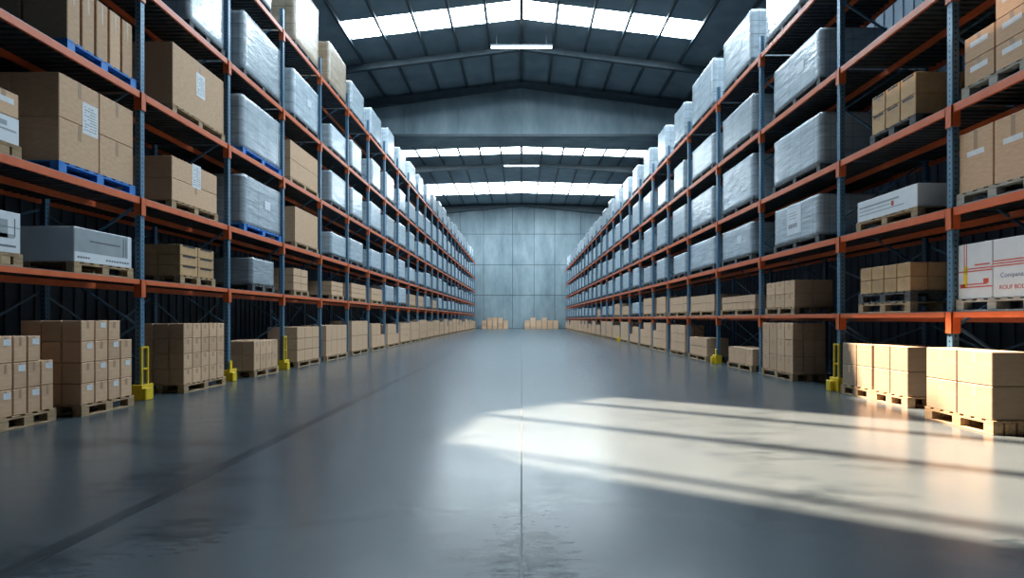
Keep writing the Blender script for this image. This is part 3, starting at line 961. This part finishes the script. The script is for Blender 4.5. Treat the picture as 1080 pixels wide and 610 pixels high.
# ------------------------------------------------------------------ pallets, nearest first
def dist(r): return r['y'] + .2 * abs(r['z'] - 1.35)
PALLETS.sort(key=dist)
rest = MB()
for n, p in enumerate(PALLETS):
    if n >= 300:
        for nm, a, b in pallet_pieces(p['dx'], p['dy']):
            rest.box((a[0] + p['x'], a[1] + p['y'], a[2] + p['z']), (b[0] + p['x'], b[1] + p['y'], b[2] + p['z']), PMAT[p['kind']])
        continue
    o = make_pallet(p['kind'], p['dx'], p['dy'], p['y'] < 16.5)
    o.location = (p['x'], p['y'], p['z']); o.rotation_euler = (0, 0, p['rz'])
    c = {'wood': 'brown wooden', 'blue': 'blue', 'dark': 'dark grey', 'grey': 'weathered grey wooden'}[p['kind']]
    under = {'carton': 'cartons', 'wrap': 'a film-wrapped load', 'tanwrap': 'a wrapped carton load', 'printed': 'printed white cartons', 'mixed': 'a small carton pair'}[p['load']]
    tag(o, '%s pallet under %s, %s%s' % (c, under, place_words(p['key'], p['bay'], p['lvl']), p['words'] or (', upper one' if p['upper'] else '')), 'pallet', 'pallets on the %s rack' % SIDE[p['key']]['name'])
if rest.v:
    tag(link('pallet', rest.mesh('pallet')), 'farthest small dark pallets at the far end of both racks', 'pallets', kind='stuff')

# ------------------------------------------------------------------ cartons, nearest first
CARTONS.sort(key=lambda r: (r['y'] if r['bay'] >= 3 else r['y'] * .5))
MAXC = 262
restc = MB()
SLAT_TAPE = 'tape'
for n, c in enumerate(CARTONS):
    if n >= MAXC:
        hx, hy = c['dx'] / 2, c['dy'] / 2
        restc.box((c['x'] - hx, c['y'] - hy, c['z']), (c['x'] + hx, c['y'] + hy, c['z'] + c['dz']), c['mat']); continue
    body, tape = carton_mesh(c['dx'], c['dy'], c['dz'], c['mat'], 'tape_pale' if c['mat'] == 'card_light' else 'tape')
    o = link('carton', body, None, (c['x'], c['y'], c['z']), c['rz'] + c['jit'])
    shown = c['d'] == 0 or c['r'] == c['nr'] - 1
    if shown and c['bay'] < 5: link('tape', tape, o)
    near = -1 if c['key'] == 'L' else 1
    if c['d'] == 0:
        if c['label'] and c['ny'] <= 2:
            if c['r'] == c['nr'] - 1 and c['i'] == 0:
                link('shipping_label', BIG_LABEL, o, (c['dx'] / 2, (.02 if c['ny'] == 1 else c['dy'] * .5 - .17), c['dz'] * (.60 if c['nr'] == 1 else (.22 if c['ny'] > 1 else .5))))
        elif c['label'] and (c['i'] * 3 + c['r']) % 2 == 0:
            link('shipping_label', SMALL_LABEL, o, (c['dx'] / 2, c['dy'] * .12, c['dz'] * .78))
        if c['tagw']: link('shipping_label', WHITE_TAG if c['dy'] > .4 else SMALL_LABEL, o, (c['dx'] / 2, 0, c['dz'] * .62))
        if c['slat']:
            link('hand_hole', MB().box((0, -c['dy'] * .36, -.022), (.003, c['dy'] * .36, .012), 'ink_dark').mesh('hand_hole'), o, (c['dx'] / 2, 0, c['dz'] * .93))
    if c['key'] == 'L' and c['bay'] == 3 and c['lvl'] == 0 and c['d'] == 0 and c['r'] == 1 and c['i'] > 0:
        mb = MB(); q = -c['dy'] * .38
        for b_ in range(6): mb.box((0, q + b_ * c['dy'] * .13, -.06), (.003, q + b_ * c['dy'] * .13 + c['dy'] * .08, .06), 'ink_dark')
        link('printed_marking', mb.mesh('printed_marking'), o, (c['dx'] / 2, 0, c['dz'] * .55))
    row = ROWS[c['nr']][c['r']]
    depthw = '' if c['d'] == 0 else ('inner ' if c['d'] == 1 else 'rear ')
    lab = '%s carton, %s%s%s, %s%s' % (depthw + c['shade'], '' if row == 'only' else row + ' row ', colname(c['i'], c['ny']), 'column' if c['ny'] > 1 else 'single stack',
                                     place_words(c['key'], c['bay'], c['lvl']), c['words'])
    tag(o, lab, 'carton', 'cartons on the %s %s' % (place_words(c['key'], c['bay'], c['lvl']), 'pallet') if False else 'tan cartons stacked on pallets')

# stacks standing against the end wall
E0 = MB()
def end_stack(x0, x1, n, rows):
    w = (x1 - x0) / n
    for i in range(n):
        for r in range(rows[i]):
            CW.append((x0 + w * (i + .5), r * .38, w - .09))
CW = []
end_stack(-5.5, -1.8, 5, [3, 4, 4, 4, 3])
end_stack(.4, 5.1, 6, [3, 4, 3, 4, 3, 3])
for n, (x, z, w) in enumerate(CW):
    me = carton_mesh(.9, w, .36, 'card', 'tape')[0]
    o = link('carton', me, None, (x, 78.7, z), math.pi / 2)
    row = ['bottom', 'second', 'third', 'top'][round(z / .38)]
    side = 'left' if x < 0 else 'right'
    k = sorted({round(q[0], 2) for q in CW if (q[0] < 0) == (x < 0)}).index(round(x, 2))
    tag(o, 'far tan carton, %s layer, %s stack of %s pile by end wall' % (row, ORD[k + 1], side), 'carton', 'cartons against the end wall')
if restc.v:
    tag(link('carton', restc.mesh('carton')), 'small distant tan cartons stacked far down both racks', 'cartons', kind='stuff')

# ------------------------------------------------------------------ printed white cartons
def text_child(body, size, m, parent, y, z, x):
    cu = bpy.data.curves.new('t', 'FONT'); cu.body = body; cu.size = size; cu.extrude = .0008
    cu.align_x = 'LEFT'
    to = bpy.data.objects.new('t', cu); col.objects.link(to)
    bpy.context.view_layer.update()
    me = bpy.data.meshes.new_from_object(to)
    bpy.data.objects.remove(to)
    me.name = 'printed_lettering'; me.materials.clear(); me.materials.append(M[m])
    # stand the lettering up: text x -> local y, text y -> local z
    for v in me.vertices: v.co = (v.co.z + x, v.co.x + y, v.co.y + z)
    return link('printed_lettering', me, parent)
def printed(p):
    st = p['style']; dx, dy, dz = p['dx'], p['dy'], p['dz']
    rz = 0 if p['s'] > 0 else math.pi
    x = dx / 2; e = .002
    def body(w, yc):
        o = link('printed_carton', MB().cbox((-dx / 2, -w / 2, 0), (dx / 2, w / 2, dz), .008, 'white_card').mesh('printed_carton'), None,
                 (p['x'], p['y'] + yc * p['s'], p['z']), rz)
        return o
    def mark(name, o, rects, m):
        mb = MB()
        for a, b, c, d in rects: mb.box((x, a, c), (x + e, b, d), m)
        link(name, mb.mesh(name), o)
    if st == 'grey':
        o = body(dy, 0)
        mark('printed_panel', o, [(-dy * .5 + .01, dy * .42, dz * .30, dz * .97)], 'grey_print')
        mb = MB()
        mb.box((x + e, -dy * .25, dz * .62), (x + 2 * e, dy * .27, dz * .67), 'ink')
        mb.box((x + e, dy * .33, dz * .34), (x + 2 * e, dy * .345, dz * .9), 'ink')
        mb.box((x + e, dy * .38, dz * .34), (x + 2 * e, dy * .39, dz * .9), 'ink')
        for a in range(5): mb.box((x, -dy * .45 + a * .05, dz * .12), (x + e, -dy * .45 + a * .05 + .035, dz * .17), 'ink')
        for a in range(9): mb.box((x, dy * .02 + a * .058, dz * .12), (x + e, dy * .02 + a * .058 + .04, dz * .17), 'ink')
        link('printed_marking', mb.mesh('printed_marking'), o)
        tag(o, 'long low white carton with a grey printed panel, left rack first shelf, first bay', 'printed carton')
    elif st == 'grey2':
        o = body(dy, 0)
        mark('printed_panel', o, [(-dy * .5, dy * .1, dz * .36, dz * .8), (-dy * .5, dy * .3, dz * .36, dz * .46)], 'grey_print')
        mark('strap', o, [(-dy * .5, dy * .5, dz * .62, dz * .635), (dy * .3, dy * .33, dz * .4, dz * .85)], 'ink')
        mark('printed_marking', o, [(-dy * .4, dy * .35, dz * .14, dz * .19)], 'ink')
        tag(o, 'white carton with grey print cut by the left edge, left rack first shelf', 'printed carton')
    elif st == 'small':
        o = body(dy, 0)
        mark('printed_marking', o, [(-dy * .4, dy * .4, dz * .45, dz * .52), (-dy * .4, dy * .1, dz * .62, dz * .8)], 'grey_print')
        tag(o, 'small white carton under a tan carton, left edge, left rack second shelf', 'printed carton')
    elif st == 'band':
        o = body(dy, 0)
        mark('printed_panel', o, [(-dy * .46, dy * .22, dz * .62, dz * .70), (-dy * .46, dy * .08, dz * .46, dz * .50), (-dy * .46, dy * .3, dz * .28, dz * .32)], 'grey_print')
        mark('printed_marking', o, [(dy * .1, dy * .14, dz * .36, dz * .58)], 'ink_red')
        tag(o, 'long white carton with faint grey printed bands, right rack second shelf, second bay', 'printed carton')
    elif st == 'red':
        w = dy / 2
        # local +y is towards the camera end on the right-hand rack
        o = body(w - .008, -w / 2)
        h = w / 2
        mb = MB()
        for a, b, c, d in ((-h * .62, -h * .58, .45, .99), (-h * .48, -h * .44, .45, .99), (-h * .95, h * .98, .485, .505), (-h * .45, h * .98, .53, .55),
                           (-h * .85, h * .98, .20, .22), (-h * .85, h * .7, .25, .27), (-h * .85, -h * .55, .215, .26), (0, h * .85, .59, .615), (h * .5, h * .78, .27, .35)):
            mb.box((x, a, c * dz), (x + e, b, d * dz), 'ink_red')
        link('printed_marking', mb.mesh('printed_marking'), o)
        mark('sticker', o, [(-h * .64, -h * .42, dz * .22, dz * .60)], 'tag_yellow')
        tag(o, 'white carton with red lines and a yellow sticker, right rack first shelf, first bay', 'printed carton', 'red-lined white cartons')
        o = body(w - .008, w / 2)
        mb = MB()
        for c in (.53, .575, .62): mb.box((x, -h * .98, c * dz), (x + e, h * .98, (c + .018) * dz), 'ink_red')
        link('printed_marking', mb.mesh('printed_marking'), o)
        text_child('Compana', .085, 'ink_blue', o, -h * .6, dz * .34, x + .001)
        text_child('ROUF BOD', .075, 'ink_red', o, -h * .65, dz * .14, x + .001)
        tag(o, 'white carton with red lines and blue lettering at the right edge, right rack first shelf', 'printed carton', 'red-lined white cartons')
for p in PRINTED: printed(p)
